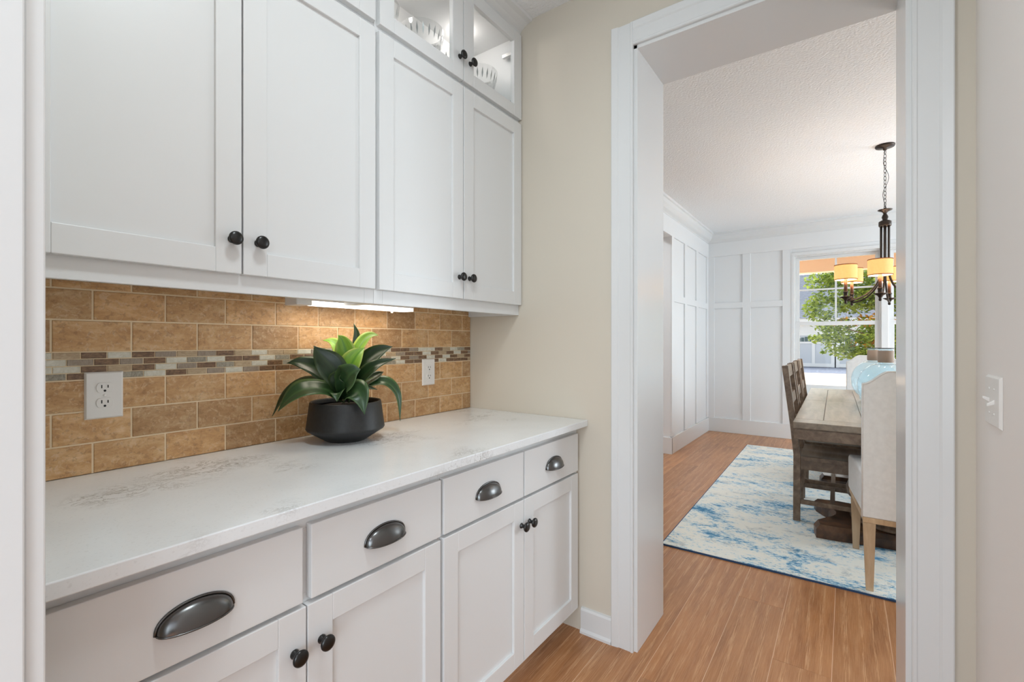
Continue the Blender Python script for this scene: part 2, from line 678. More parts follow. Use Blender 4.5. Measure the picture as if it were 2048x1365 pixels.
# wall the viewer looks past, with the casing of its opening
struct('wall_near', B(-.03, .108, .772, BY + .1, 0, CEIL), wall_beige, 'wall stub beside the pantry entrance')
m = B(-.05, .1106, .750, .772, 0, CEIL)
struct('trim_1', m, trim_white, 'white door jamb in the extreme foreground', .002)
m = MB().prism([(.1106, .756), (.1287, .757), (.1287, .770), (.1265, .776), (.1265, .832), (.1295, .838), (.1295, .846), (.1106, .846)], 'z', 0, CEIL)
struct('trim_2', m, trim_white, 'white door casing edge in front of the cabinets', .002)

# cased opening between pantry and dining room
m = MB()
m.box(WX - .003, WX2 + .003, OY1 - .018, OY1 + .0, 0, OZ).box(WX - .003, WX2 + .003, OY0, OY0 + .018, 0, OZ)
m.box(WX - .003, WX2 + .003, OY0, OY1, OZ - .018, OZ)
# (jamb faces stand at OY1-.018 / OY0+.018)
struct('trim_3', m, trim_white, 'deep white jamb lining the cased opening', .0015)


def casing_profile(sgn, y_in):
    """plan section of one casing leg; y_in = inner edge, growing along sgn"""
    p = [(0, 0), (0, .014), (.003, .017), (.010, .017), (.013, .014), (.060, .014), (.066, .018), (.089, .021), (.092, .019), (.092, 0)]
    return [(WX - d, y_in + sgn * w) for w, d in p]


m = MB()
yl, yr, zt = OY1 - .004, OY0 + .004, OZ - .004
m.prism(casing_profile(1, yl), 'z', 0, zt + .092)
struct('trim_4', m, trim_white, 'white casing leg of the opening beside the cabinets')
m = MB().prism(casing_profile(-1, yr), 'z', 0, zt + .092)
struct('trim_5', m, trim_white, 'white casing leg of the opening beside the light switch')
m = MB().prism([(WX - d, zt + w) for w, d in [(0, 0), (0, .0135), (.003, .0165), (.010, .0165), (.013, .0135), (.060, .0135), (.066, .0175), (.089, .0205), (.092, .0185), (.092, 0)]], 'y', yr, yl)
struct('trim_6', m, trim_white, 'white head casing across the top of the opening')
# baseboard of the end wall with its shoe moulding
m = MB().prism([(WX, 0), (WX - .022, 0), (WX - .022, .010), (WX - .014, .019), (WX - .013, .095), (WX - .009, .104), (WX, .106)], 'y', yl + .093, .93)
# low part runs below the toe space as well
struct('baseboard_end', m, trim_white, 'white baseboard with shoe moulding between cabinets and opening')

# dining side wall with a wide doorway, far wall with windows
m = MB()
m.box(5.26, FX + .15, LY, LY + .16, 0, CEIL).box(3.3, 5.26, LY, LY + .16, 2.42, CEIL).box(WX2, 3.3, LY, LY + .16, 0, CEIL)
wdl = struct('wall_dining_left', m, dining_white, 'white panelled dining wall with a wide doorway')
WZ0, WZ1 = .60, 2.345
WA0, WA1, WB0, WB1 = -.335, .545, -1.275, -.395
m = MB()
m.box(FX, FX + .15, WA1, 3.1, 0, CEIL).box(FX, FX + .15, -3.0, WB0, 0, CEIL).box(FX, FX + .15, WB0, WA1, WZ1, CEIL).box(FX, FX + .15, WB0, WA1, 0, WZ0)
m.box(FX, FX + .15, WB1, WA0, WZ0, WZ1)
wdf = struct('wall_dining_far', m, dining_white, 'white board-and-batten dining wall with a pair of windows')
m = MB()
m.box(WX2, 3.9, -3.05, -2.9, 0, CEIL).box(6.6, FX + .15, -3.05, -2.9, 0, CEIL).box(3.9, 6.6, -3.05, -2.9, 0, .65).box(3.9, 6.6, -3.05, -2.9, 2.45, CEIL)  # gap in this unseen wall is made up for the fill panel
struct('wall_dining_right', m, dining_white, 'white dining wall with an unseen opening added for the fill light')
struct('wall_hall', B(2.6, FX, 3.0, 3.1, 0, CEIL), dining_white, 'white hallway wall seen through the dining doorway')

# battens, rails and base of the panelling: one mesh per board
T = .016


def bd(name, parent, *a, bevel=.0015):
    return obj(name, B(*a), dining_white, parent, bevel)


F0 = FX - T
for y0, y1 in ((1.497, LY), (1.043, 1.140), (.575, .671)):
    bd('batten', wdf, F0, FX, y0, y1, .19, 2.43)
bd('batten', wdf, F0, FX, -1.40, -1.305, .19, 2.43)
for y0, y1 in ((1.140, 1.497), (.671, 1.043)):
    bd('rail', wdf, F0, FX, y0, y1, 1.706, 1.784)
bd('frieze_board', wdf, F0 - .002, FX, -2.9, LY, 2.43, 2.615)
L0 = LY - T
for x0, x1 in ((5.262, 5.35), (5.78, 5.875), (6.31, 6.405), (6.87, F0)):
    bd('batten', wdl, x0, x1, L0, LY, .19, 2.43)
for x0, x1 in ((5.35, 5.78), (5.875, 6.31), (6.405, 6.87)):
    bd('rail', wdl, x0, x1, L0, LY, 1.70, 1.778)
bd('frieze_board', wdl, WX2, F0, L0 - .002, LY, 2.421, 2.615)
m = B(5.245, F0, LY - .022, LY, 0, .185)
m.box(5.240, 5.262, LY - .022, LY + .16, 0, .185)
struct('baseboard_left', m, trim_white, 'tall white baseboard along the dining side wall', .003)
struct('baseboard_far', B(FX - .022, FX, -2.9, LY - .022, 0, .19), trim_white, 'tall white baseboard under the dining windows', .003)
# jamb trim inside the side doorway
struct('trim_7', B(5.250, 5.262, LY + .10, LY + .16, .185, 2.42), trim_white, 'white stop strip inside the dining doorway', .001)
cp = [(0, 2.60), (.014, 2.60), (.016, 2.628), (.024, 2.636), (.05, 2.655), (.078, 2.690), (.088, 2.722), (.100, 2.728), (.104, CEIL), (0, CEIL)]
struct('trim_8', MB().prism([(LY - d, z) for d, z in cp], 'x', WX2, FX), trim_white, 'white crown moulding over the dining side wall')
struct('trim_9', MB().prism([(FX - d, z) for d, z in cp], 'y', -2.9, LY), trim_white, 'white crown moulding over the dining windows')

# ------------------------------------------------------------------ windows
def window(name, y0, y1, label):
    """double-hung window, inside face at FX"""
    fr = MB()
    xo = FX + .02
    fr.box(xo, FX + .12, y1 - .020, y1, WZ0, WZ1).box(xo, FX + .12, y0, y0 + .020, WZ0, WZ1)
    fr.box(xo, FX + .12, y0 + .020, y1 - .020, WZ1 - .020, WZ1).box(xo, FX + .12, y0 + .020, y1 - .020, WZ0, WZ0 + .025)
    w = struct(name, fr, trim_white, label)
    a0, a1 = y0 + .020, y1 - .020
    zm0, zm1 = 1.452, 1.500
    # lower sash (inside track) and upper sash (outside track)
    s = MB().box(FX + .030, FX + .062, a1 - .040, a1, WZ0 + .025, zm1).box(FX + .030, FX + .062, a0, a0 + .040, WZ0 + .025, zm1)
    s.box(FX + .030, FX + .062, a0 + .040, a1 - .040, zm0, zm1).box(FX + .030, FX + .062, a0 + .040, a1 - .040, WZ0 + .025, .705)
    lo = obj('sash', s, trim_white, w, .002)
    obj('pane', B(FX + .044, FX + .048, a0 + .038, a1 - .038, .70, zm0 + .002), pane_mat, lo)
    s = MB().box(FX + .066, FX + .098, a1 - .036, a1, zm0, WZ1 - .020).box(FX + .066, FX + .098, a0, a0 + .036, zm0, WZ1 - .020)
    s.box(FX + .066, FX + .098, a0 + .036, a1 - .036, zm0, zm1 - .004).box(FX + .066, FX + .098, a0 + .036, a1 - .036, 2.288, WZ1 - .020)
    up = obj('sash', s, trim_white, w, .002)
    obj('pane', B(FX + .080, FX + .084, a0 + .034, a1 - .034, zm1 - .006, 2.290), pane_mat, up)
    yc = (a0 + a1) / 2
    obj('muntin', B(FX + .072, FX + .092, yc - .010, yc + .010, zm1 - .004, 2.288), trim_white, up)
    obj('muntin', B(FX + .0722, FX + .0918, a0 + .036, yc - .010, 1.897, 1.917), trim_white, up)
    obj('muntin', B(FX + .0722, FX + .0918, yc + .010, a1 - .036, 1.897, 1.917), trim_white, up)
    return w


window('window_1', WA0, WA1, 'double-hung window behind the chandelier')
window('window_2', WB0, WB1, 'double-hung window partly hidden by the opening jamb')
m = MB()
m.box(FX - .020, FX + .02, WA1 - .003, WA1 + .030, WZ0, WZ1 + .037).box(FX - .020, FX + .02, WB0 - .030, WB0 + .003, WZ0, WZ1 + .037)
m.box(FX - .020, FX + .02, WB0 + .003, WA1 - .003, WZ1 - .003, WZ1 + .037).box(FX - .012, FX + .02, WB1 - .002, WA0 + .002, WZ0, WZ1 - .003)
struct('trim_10', m, trim_white, 'slim white trim around the pair of dining windows', .003)
struct('trim_11', B(FX - .045, FX + .03, WB0 - .05, WA1 + .05, WZ0 - .03, WZ0 - .0005), trim_white, 'white sill under the dining windows', .004)

# ------------------------------------------------------------------ backsplash
TY = 1.562
obj('grout', B(.109, WX - .0005, TY + .0022, BY, .914, 1.402), grout_mat, wl_)
G = .0042


def tile_mesh(w, h, ch=.0012):
    y0, y1 = TY - BY + .0, .0            # front .. back, origin on the wall plane
    a, b = w / 2, h / 2
    lo = [(-a, 0, -b), (a, 0, -b), (a, 0, b), (-a, 0, b)]
    mid = [(x, y0 + ch, z) for x, _, z in lo]
    fr = [(-a + ch, y0, -b + ch), (a - ch, y0, -b + ch), (a - ch, y0, b - ch), (-a + ch, y0, b - ch)]
    fs = [(3, 2, 1, 0)]
    for s in (0, 4):
        for i in range(4):
            j = (i + 1) % 4
            fs.append((s + i, s + j, s + 4 + j, s + 4 + i))
    fs.append((8, 9, 10, 11))
    return MB().add(lo + mid + fr, fs).mesh('tile')


_cache = {}


def place_tiles(name, rows, pitch, gap, x0, x1, mats, rg):
    for zb, zt_, off in rows:
        k = math.floor((x0 - off) / pitch)
        prev = None
        while off + k * pitch < x1:
            a, b = max(off + k * pitch + gap / 2, x0), min(off + (k + 1) * pitch - gap / 2, x1)
            k += 1
            if b - a < .004:
                continue
            mi = rg.randrange(len(mats)) if len(mats) > 1 else 0
            if mi == prev and len(mats) > 1:
                mi = rg.randrange(len(mats))
            prev = mi
            key = (name, round(b - a, 4), round(zt_ - zb, 4), mi)
            if key not in _cache:
                me = tile_mesh(b - a, zt_ - zb, .0012 if name == 'tile' else .0008)
                me.materials.append(mats[mi])
                _cache[key] = me
            link(name, _cache[key], None, wl_, ((a + b) / 2, BY + rg.uniform(-.0004, .0004), (zb + zt_) / 2))


OA, OB = .3515, .2745
g2 = G / 2
rows = [(.9146, .9917 - g2, OA), (.9917 + g2, 1.0728 - g2, OB), (1.0728 + g2, 1.1525 - g2 + .0005, OA),
        (1.2235 + g2 - .0005, 1.3038 - g2, OB), (1.3038 + g2, 1.3813 - g2, OA), (1.3813 + g2, 1.4015, OB)]
place_tiles('tile', rows, .1567, G, .110, WX - .002, [tile_mat], random.Random(5))
mr = []
for i in range(4):
    zb = 1.1535 + i * .01745
    mr.append((zb + .0012, zb + .01745 - .0012, .3018 if i in (0, 2) else .2764))
place_tiles('mosaic_tile', mr, .05178, .0024, .110, WX - .002, [MOSAIC[0], MOSAIC[0], MOSAIC[1], MOSAIC[1], MOSAIC[2], MOSAIC[3], MOSAIC[4]], random.Random(11))

# ------------------------------------------------------------------ cabinet hardware
def knob_mesh():
    prof = [(.0095, 0), (.0098, .002), (.0075, .005), (.0060, .010), (.0066, .015), (.0100, .018), (.0155, .0205),
            (.0170, .0235), (.0165, .0265), (.0135, .0290), (.0085, .0305), (.0005, .0310)]
    return MB().lathe(prof, seg=24, axis='y').mesh('knob')


KNOB = knob_mesh()
KNOB.materials.append(metal_dark)


def knob(parent, x, yface, z):
    p = worldloc(parent)
    o = link('knob', KNOB, None, parent, (x - p.x, yface - p.y, z - p.z))
    return o


def cup_mesh():
    a, b, c = .060, .027, .037
    n, k = 22, 9
    def sh(s, dz=0):
        rows_ = []
        for i in range(k + 1):
            v = (PI / 2) * i / k
            r_ = []
            for j in range(n + 1):
                u = PI * j / n
                r = math.sin(u) ** .85
                r_.append((-(a - s) * math.cos(u), -(b - s) * r * math.sin(v), (c - s) * r * math.cos(v) - .004 * math.sin(v) ** 3 * r + dz))
            rows_.append(r_)
        return rows_
    m = MB()
    m.grid(sh(0)).grid([r[::-1] for r in sh(.0018)])
    # flange against the drawer and rolled lip along the opening
    arc = [(-(a + .0015) * math.cos(PI * j / n), -.0012, (c + .0015) * math.sin(PI * j / n) ** .85) for j in range(n + 1)]
    m.tube(arc, .0024, 6)
    lip = [(-a * math.cos(PI * j / n), -b * math.sin(PI * j / n) ** .85, -.004 * math.sin(PI * j / n) ** .85) for j in range(n + 1)]
    m.tube(lip, .0018, 6)
    return m.mesh('cup_pull')


CUP = cup_mesh()
CUP.materials.append(metal_pull)


def cup(parent, x, yface, z):
    p = worldloc(parent)
    return link('cup_pull', CUP, None, parent, (x - p.x, yface - p.y, z - p.z))


def shaker(parent, x0, x1, yf, z0, z1, knob_at=None, st=.060, glass=False, rail=None):
    """five-piece door, front face at yf, 20 mm thick"""
    rl = rail or st
    m = MB()
    yb = yf + .020
    m.box(x0, x0 + st, yf, yb, z0, z1).box(x1 - st, x1, yf, yb, z0, z1)
    m.box(x0 + st, x1 - st, yf, yb, z0, z0 + rl).box(x0 + st, x1 - st, yf, yb, z1 - rl, z1)
    d = obj('door', m, cab_white, parent, .0016)
    if glass:
        obj('pane', B(x0 + st - .004, x1 - st + .004, yf + .010, yf + .013, z0 + rl - .004, z1 - rl + .004), pane_mat, d)
    else:
        obj('panel', B(x0 + st - .006, x1 - st + .006, yf + .0095, yf + .016, z0 + rl - .006, z1 - rl + .006), cab_white, d)
    if knob_at:
        knob(d, knob_at[0], yf, knob_at[1])
    return d


# ------------------------------------------------------------------ base cabinets
def base_cabinet(x0, x1, doors, drawers, label, stile_mid):
    t = thing('base_cabinet', ((x0 + x1) / 2, 1.25, 0), label, 'cabinet', 'white shaker base cabinets')
    yf, yfr = .935, .9555
    m = MB()
    m.box(x0, x1, yfr + .02, BY - .002, .105, .8865)
    # face frame
    m.box(x0, x0 + .03, yfr, yfr + .02, .105, .8865).box(x1 - .03, x1, yfr, yfr + .02, .105, .8865)
    m.box(x0 + .03, x1 - .03, yfr, yfr + .02, .845, .8865).box(x0 + .03, x1 - .03, yfr, yfr + .02, .680, .705)
    m.box(x0 + .03, x1 - .03, yfr, yfr + .02, .105, .135)
    if stile_mid:
        m.box(stile_mid - .03, stile_mid + .03, yfr, yfr + .02, .705, .845)
    obj('carcass', m, cab_white, t, .001)
    obj('toe_kick', B(x0, x1, 1.025, 1.045, .0005, .105), cab_white, t)
    for a, b in drawers:
        d = obj('drawer', B(a, b, yf, yf + .020, .6965, .857), cab_white, t, .0018)
        cup(d, (a + b) / 2, yf, .7595)
    for a, b, kx in doors:
        shaker(t, a, b, yf, .110, .6865, (kx, .599))
    return t


base_cabinet(.1305, .9700, [(.1500, .5575, .531), (.5610, .9630, .593)], [(.1500, .5500), (.5690, .9650)],
             'white shaker base cabinet beneath the double outlet, running off beside the foreground jamb', .5595)
base_cabinet(.9705, WX - .001, [(.9765, 1.3840, 1.3665), (1.3885, 1.7975, 1.4175)], [(.9765, 1.3815), (1.3905, 1.7980)],
             'white shaker base cabinet meeting the beige end wall near the opening', None)
tag(obj('countertop', B(.1325, WX - .0012, .9015, TY - .0005, .8872, .9140), quartz, None, .0022),
    'white quartz countertop with grey veins under the tile backsplash', 'countertop')

# ------------------------------------------------------------------ upper cabinets
UY, UF = 1.2425, 1.2625     # door face, frame face


def upper_cabinet(x0, x1, doors, gdoors, label):
    t = thing('upper_cabinet', ((x0 + x1) / 2, 1.42, 1.374), label, 'cabinet', 'white upper cabinets with glass transoms')
    m = MB()
    yi = UF + .019
    yb_ = TY - .001
    m.box(x0, x0 + .016, yi, BY - .001 if False else yb_, 1.374, 2.700).box(x1 - .016, x1, yi, yb_, 1.374, 2.700)
    m.box(x0 + .016, x1 - .016, yb_ - .008, yb_, 1.403, 2.700)
    for z0, z1 in ((1.403, 1.419), (2.272, 2.292), (2.684, 2.700)):
        m.box(x0 + .016, x1 - .016, yi, yb_ - .008, z0, z1)
    obj('carcass', m, cab_white, t)
    m = MB()
    m.box(x0, x0 + .036, UF, yi, 1.374, 2.700).box(x1 - .036, x1, UF, yi, 1.374, 2.700)
    for z0, z1 in ((1.374, 1.440), (2.255, 2.308), (2.672, 2.700)):
        m.box(x0 + .036, x1 - .036, UF, yi, z0, z1)
    obj('face_frame', m, cab_white, t, .001)
    for a, b, kx in doors:
        shaker(t, a, b, UY, 1.4205, 2.2700, (kx, 1.5045))
    for a, b, kx, hx in gdoors:
        d = shaker(t, a, b, UY, 2.2915, 2.6880, (kx, 2.376), .060, True, .052)
        # cup hinges inside the glass doors
        sg = 1 if hx > (a + b) / 2 else -1
        for z in (2.37, 2.60):
            xh = (b - .032) if sg > 0 else (a + .032)
            h = MB().box(xh - .014, xh + .014, UY + .0135, UY + .030, z - .020, z + .020).box(xh - .007, xh + .007, UY + .030, UY + .085, z - .008, z + .008)
            obj('hinge', h, steel, d, .001)
    return t


upper_cabinet(.1305, .9868, [(.1580, .5670, .543), (.5710, .9800, .607)], [(.1580, .5670, .543, .16), (.5710, .9800, .607, .98)],
              'white upper cabinet above the double outlet, running off beside the foreground jamb')
upper_cabinet(.9874, WX - .001, [(.9960, 1.4075, 1.384), (1.4130, 1.8180, 1.4445)], [(.9980, 1.4085, 1.386, 1.0), (1.4130, 1.8190, 1.449, 1.82)],
              'white upper cabinet with lit glass transom doors meeting the beige end wall')
# light inside the glass transoms
for x in (1.20, 1.62, .36, .77):
    lamp('transom_light', 'POINT', .42, (x, 1.44, 2.655), (0, 0, 0), (1, .92, .89), shadow_soft_size=.02)
cr = [(UF + .02, 2.693), (UF - .006, 2.693), (UF - .008, 2.702), (UF - .012, 2.708), (UF - .028, 2.722), (UF - .052, 2.734), (UF - .074, 2.738), (UF - .078, 2.749), (UF + .02, 2.749)]
struct('trim_12', MB().prism(cr, 'x', .1305, WX - .0005), cab_white, 'white cove crown moulding above the upper cabinets')

# crystal bowls on short stems behind the glass doors
def crystal_bowl(x, y, r, label, zc=2.36):
    z0 = 2.2925
    t = thing('crystal_bowl', (x, y, z0), label, 'bowl', 'crystal bowls behind the glass transom doors')
    prof = [(.045, 0), (.046, .004), (.012, .014), (.010, .070), (.030, .086), (r * .62, .105), (r * .86, .150), (r, .215), (r - .003, .216),
            (r * .83, .152), (r * .58, .110), (.02, .096), (.001, .094)]
    obj('bowl', MB().lathe(prof, (0, 0, 0), 32, close=False), bowl_glass, t, local=True)
    m = MB()
    n = 22
    for k in range(n):
        a = 2 * PI * k / n
        ca, sa = math.cos(a), math.sin(a)
        def P(f, w):
            rr = r * (.872 + .11 * f) + .0012
            return (rr * ca - w * sa, rr * sa + w * ca, .155 + .045 * f)
        m.add([P(0, 0), P(.5, .0042), P(1, 0), P(.5, -.0042)], [(0, 1, 2, 3)])
    obj('cut_flutes', m, flute_glass, t, local=True)
    return t


crystal_bowl(1.335, 1.40, .088, 'crystal bowl with cut flutes centred behind the first transom pane')
crystal_bowl(1.135, 1.42, .075, 'crystal bowl at the hinge side of the first transom pane')
crystal_bowl(1.700, 1.40, .085, 'crystal bowl with cut flutes below the hinge in the transom by the wall')
crystal_bowl(1.525, 1.43, .070, 'crystal bowl half hidden by the meeting stile of the transom doors')

# ------------------------------------------------------------------ under-cabinet light
t = thing('under_cabinet_light', (1.045, 1.43, 1.366), 'slim white LED strip light glowing under the upper cabinets', 'light')
obj('housing', B(.853, 1.291, 1.398, 1.465, 1.381, 1.4028), plastic_white, t, .002)
obj('end_cap', B(.800, .853, 1.396, 1.467, 1.366, 1.4025), plastic_white, t, .003)
obj('diffuser', B(.853, 1.289, 1.400, 1.463, 1.369, 1.381), led_mat, t, .002)
obj('switch', MB().lathe([(.004, 1.360), (.005, 1.366), (.005, 1.370)], (1.205, 1.43, 0), 12), plastic_white, t)
lamp('led_strip', 'AREA', .50, (1.07, 1.43, 1.366), (0, 0, 0), (1, .86, .66), shape='RECTANGLE', size=.43, size_y=.05)

# ------------------------------------------------------------------ outlets and switch
def outlet(x, z, label):
    yf = TY - .006
    t = thing('wall_outlet', (x, TY, z), label, 'outlet', 'duplex outlets on the backsplash')
    w, h = .0395, .0605
    m = MB().hexa([(x - w, TY - .0003, z - h), (x + w, TY - .0003, z - h), (x + w, TY - .0003, z + h), (x - w, TY - .0003, z + h)],
                  [(x - w + .004, yf, z - h + .004), (x + w - .004, yf, z - h + .004), (x + w - .004, yf, z + h - .004), (x - w + .004, yf, z + h - .004)])
    obj('cover_plate', m, plastic_white, t, .0008)
    for s in (-1, 1):
        zc = z + s * .0195
        prof = []
        for k in range(28):
            a = 2 * PI * k / 28
            px, pz = .0172 * math.cos(a), .0172 * math.sin(a)
            prof.append((x + px, zc + max(-.0125, min(.0125, pz))))
        r = obj('receptacle', MB().prism(prof, 'y', yf - .0022, yf + .001), plastic_white, t, .0006)
        for dx, hh in ((-.0063, .0042), (.0063, .0036)):
            obj('slot', B(x + dx - .0011, x + dx + .0011, yf - .0026, yf - .0020, zc + .0030 - hh, zc + .0030 + hh), slot_dark, r)
        g = MB().prism([(x + .0027 * math.cos(a), zc - .0078 + .0029 * math.sin(a)) for a in [2 * PI * q / 12 for q in range(12)]], 'y', yf - .0026, yf - .0020)
        obj('ground_hole', g, slot_dark, r)
    obj('screw', MB().lathe([(.0032, -.001), (.003, .0008), (.001, .0012)], (x, yf, z), 12, 'y'), plastic_white, t)
    return t


outlet(.3735, 1.1118, 'white duplex outlet on the tiles beside the foreground jamb')
outlet(1.527, 1.1105, 'white duplex outlet on the tiles between the plant and the end wall')

t = thing('light_switch', (1.615, RY, 1.104), 'white double toggle light switch on the pale wall beside the opening', 'switch')
x, z, w, h = 1.615, 1.104, .070, .0625
yf = RY + .0065
m = MB().hexa([(x + w, RY + .0002, z - h), (x - w, RY + .0002, z - h), (x - w, RY + .0002, z + h), (x + w, RY + .0002, z + h)],
              [(x + w - .005, yf, z - h + .005), (x - w + .005, yf, z - h + .005), (x - w + .005, yf, z + h - .005), (x + w - .005, yf, z + h - .005)])
obj('cover_plate', m, plastic_white, t, .001)
for dx, s in ((-.023, -1), (.023, 1)):
    tg = obj('toggle', MB().hexa([(x + dx + .0035, yf - .001, z - .006), (x + dx - .0035, yf - .001, z - .006), (x + dx - .0035, yf - .001, z + .006), (x + dx + .0035, yf - .001, z + .006)],
                            [(x + dx + .003, yf + .013, z + s * .008 - .0028), (x + dx - .003, yf + .013, z + s * .008 - .0028), (x + dx - .003, yf + .013, z + s * .008 + .0028), (x + dx + .003, yf + .013, z + s * .008 + .0028)]), plastic_white, t, .001)
    for sz in (-.030, .030):
        obj('screw', MB().lathe([(.0032, .001), (.003, -.0008), (.001, -.0014)], (x + dx, yf, z + sz), 12, 'y'), plastic_white, t)

# ------------------------------------------------------------------ potted plant
PX, PY = .980, 1.400
plant = thing('potted_plant', (PX, PY, .9142), 'artificial agave with a lime green heart in a black bowl pot on the counter', 'plant', rz=TH - PI / 2)
# local axes: x = along the picture to the right, y = away from the viewer, z = up
prof = [(.0650, 0), (.0675, .0015), (.1255, .038), (.1285, .043), (.1275, .048), (.1165, .1300), (.1145, .1330), (.1110, .1325), (.1095, .1290), (.1090, .118)]
obj('pot', MB().lathe(prof, (0, 0, 0), 64, close=False).lathe([(.0005, .0002), (.0650, .0002)], (0, 0, 0), 64, close=False), pot_mat, plant, local=True)
obj('soil', MB().lathe([(.1092, .112), (.08, .118), (.001, .121)], (0, 0, 0), 32, close=False), soil_mat, plant, local=True)
m = MB()
rg = random.Random(2)
for k in range(26):
    a = rg.uniform(-2.4, -1.5)
    r = rg.uniform(.070, .100)
    cx, cy, cz, s = r * math.cos(a), r * math.sin(a), .118, rg.uniform(.0025, .005)
    m.lathe([(s * .5, 0), (s, s * .5), (s * .4, s)], (cx, cy, cz), 5, smooth=False)
st_ = obj('gravel', m, pebble_mat, plant, local=True)
st_['kind'] = 'stuff'


def catmull(pts, n):
    P = [Vector(p) for p in pts]
    P = [P[0] * 2 - P[1]] + P + [P[-1] * 2 - P[-2]]
    out = []
    segs = len(P) - 3
    for i in range(n + 1):
        t = i / n * segs
        k = min(int(t), segs - 1)
        u = t - k
        a, b, c, d = P[k:k + 4]
        out.append(.5 * ((2 * b) + (c - a) * u + (2 * a - 5 * b + 4 * c - d) * u * u + (3 * b - a - 3 * c + d) * u ** 3))
    return out


def leaf(pts, width, mat, fold=.25, face=.5, base=.5, peak=.48):
    """blade along a path; face = how far its upper side turns toward the room"""
    n, k = 20, 6
    path = catmull(pts, n)
    hd_ = Vector((path[-1].x - path[0].x, path[-1].y - path[0].y, 0))
    side0 = Vector((hd_.y, -hd_.x, 0)).normalized() if hd_.length > .03 else Vector((1, 0, 0))
    rows_, uvs = [], []
    for i, p in enumerate(path):
        t = i / n
        d = (path[min(i + 1, n)] - path[max(i - 1, 0)]).normalized()
        nrm = side0.cross(d).normalized()
        nrm = nrm * (1 - face) + Vector((0, -1, .25)) * face
        nrm = (nrm - d * nrm.dot(d)).normalized()
        side = d.cross(nrm).normalized()
        if t < peak:
            w = base + (1 - base) * math.sin(t / peak * PI / 2)
        else:
            q = (t - peak) / (1 - peak)
            w = max(0.0, math.cos(q * PI / 2)) ** 1.05 * (1 - .25 * q)
        w = max(w, .012) * width / 2
        r_ = []
        for j in range(k + 1):
            s = j / k * 2 - 1
            r_.append(p + side * (s * w) + nrm * (fold * w * (abs(s) ** 1.5)))
            uvs.append((j / k, t + .001))
        rows_.append(r_)
    m = MB().grid(rows_, True, uvs)
    o = obj('leaf', m, mat, plant, local=True)
    sd = o.modifiers.new('solid', 'SOLIDIFY')
    sd.thickness = .0016
    sd.offset = 0
    return o


# q = picture-plane offsets in metres measured from the pot axis at counter height
def Q(u, v):
    return ((u - 754) * .000449, (1150 - v) * .000477)


def LP(*pts):
    out = []
    for u, v, yy in pts:
        a, b = Q(u, v)
        k = 1 + yy / 1.7
        out.append((a * k, yy, b * k + .0))
    return out


leaf(LP((745, 860, .0), (640, 770, -.02), (500, 728, -.055), (370, 790, -.085), (275, 938, -.10)), .066, leaf_dark, .3, .45)
leaf(LP((745, 860, -.01), (640, 765, -.06), (520, 745, -.105), (430, 795, -.125), (345, 890, -.13)), .088, leaf_mid, .2, .5)
leaf(LP((735, 830, .0), (660, 720, -.005), (560, 635, -.02), (440, 582, -.045), (350, 575, -.06)), .074, leaf_dark, .3, .7)
leaf(LP((750, 840, .0), (725, 700, -.03), (665, 595, -.045), (600, 520, -.05), (548, 455, -.05)), .092, leaf_dark, .3, .75)
leaf(LP((750, 800, .02), (750, 620, .015), (745, 520, .01), (722, 440, .005), (692, 398, .0)), .072, leaf_lime, .35, .9)
leaf(LP((760, 800, .05), (775, 560, .07), (778, 430, .08), (752, 345, .08)), .030, leaf_dark, .3, .8)
leaf(LP((760, 800, .02), (810, 560, .03), (860, 462, .04), (915, 420, .04), (980, 412, .03)), .052, leaf_lime, .35, .7)
leaf(LP((755, 800, -.01), (790, 660, -.02), (828, 580, -.025), (868, 520, -.02), (905, 488, -.01)), .078, leaf_lime, .35, .85)
leaf(LP((745, 800, .02), (700, 600, .035), (655, 500, .045), (605, 462, .045), (545, 454, .04)), .046, leaf_lime, .3, .6)
leaf(LP((760, 820, .01), (850, 650, .02), (930, 570, .03), (1010, 520, .035), (1080, 498, .04)), .070, leaf_dark, .3, .75)
leaf(LP((760, 840, .0), (850, 745, -.01), (930, 660, -.02), (1030, 595, -.02), (1145, 563, -.01)), .058, leaf_dark, .3, .7)
leaf(LP((760, 850, -.02), (790, 730, -.06), (840, 665, -.085), (890, 620, -.09), (935, 608, -.085)), .095, leaf_mid, .3, .85)
leaf(LP((755, 855, -.02), (830, 785, -.06), (910, 765, -.09), (965, 810, -.11), (993, 920, -.115)), .082, leaf_mid, .22, .7)
leaf(LP((760, 855, .02), (900, 775, .05), (1010, 775, .075), (1085, 870, .085), (1106, 1055, .085)), .056, leaf_mid, .3, .45)
leaf(LP((760, 840, .03), (870, 760, .06), (940, 720, .08), (978, 698, .085)), .046, leaf_dark, .3, .6)
leaf(LP((752, 850, -.02), (750, 795, -.06), (758, 785, -.085), (768, 835, -.10)), .052, leaf_mid, .3, .7)
leaf(LP((758, 830, -.01), (830, 750, -.03), (900, 750, -.04), (1035, 770, -.05)), .045, leaf_dark, .3, .5)
leaf(LP((748, 850, -.01), (735, 720, -.05), (745, 670, -.06), (770, 650, -.065)), .060, leaf_dark, .3, .8)

# ------------------------------------------------------------------ rug
RZ = .011
rug = thing('rug', (4.575, -.27, 0), 'blue and cream distressed rug under the dining table', 'rug', rz=math.radians(.8))
obj('pile', B(-1.675, 1.675, -1.215, 1.215, .004, RZ), rug_mat, rug, local=True)
m = B(-1.682, 1.682, -1.222, 1.222, .0004, .0085)
obj('binding', m, rug_edge, rug, local=True)

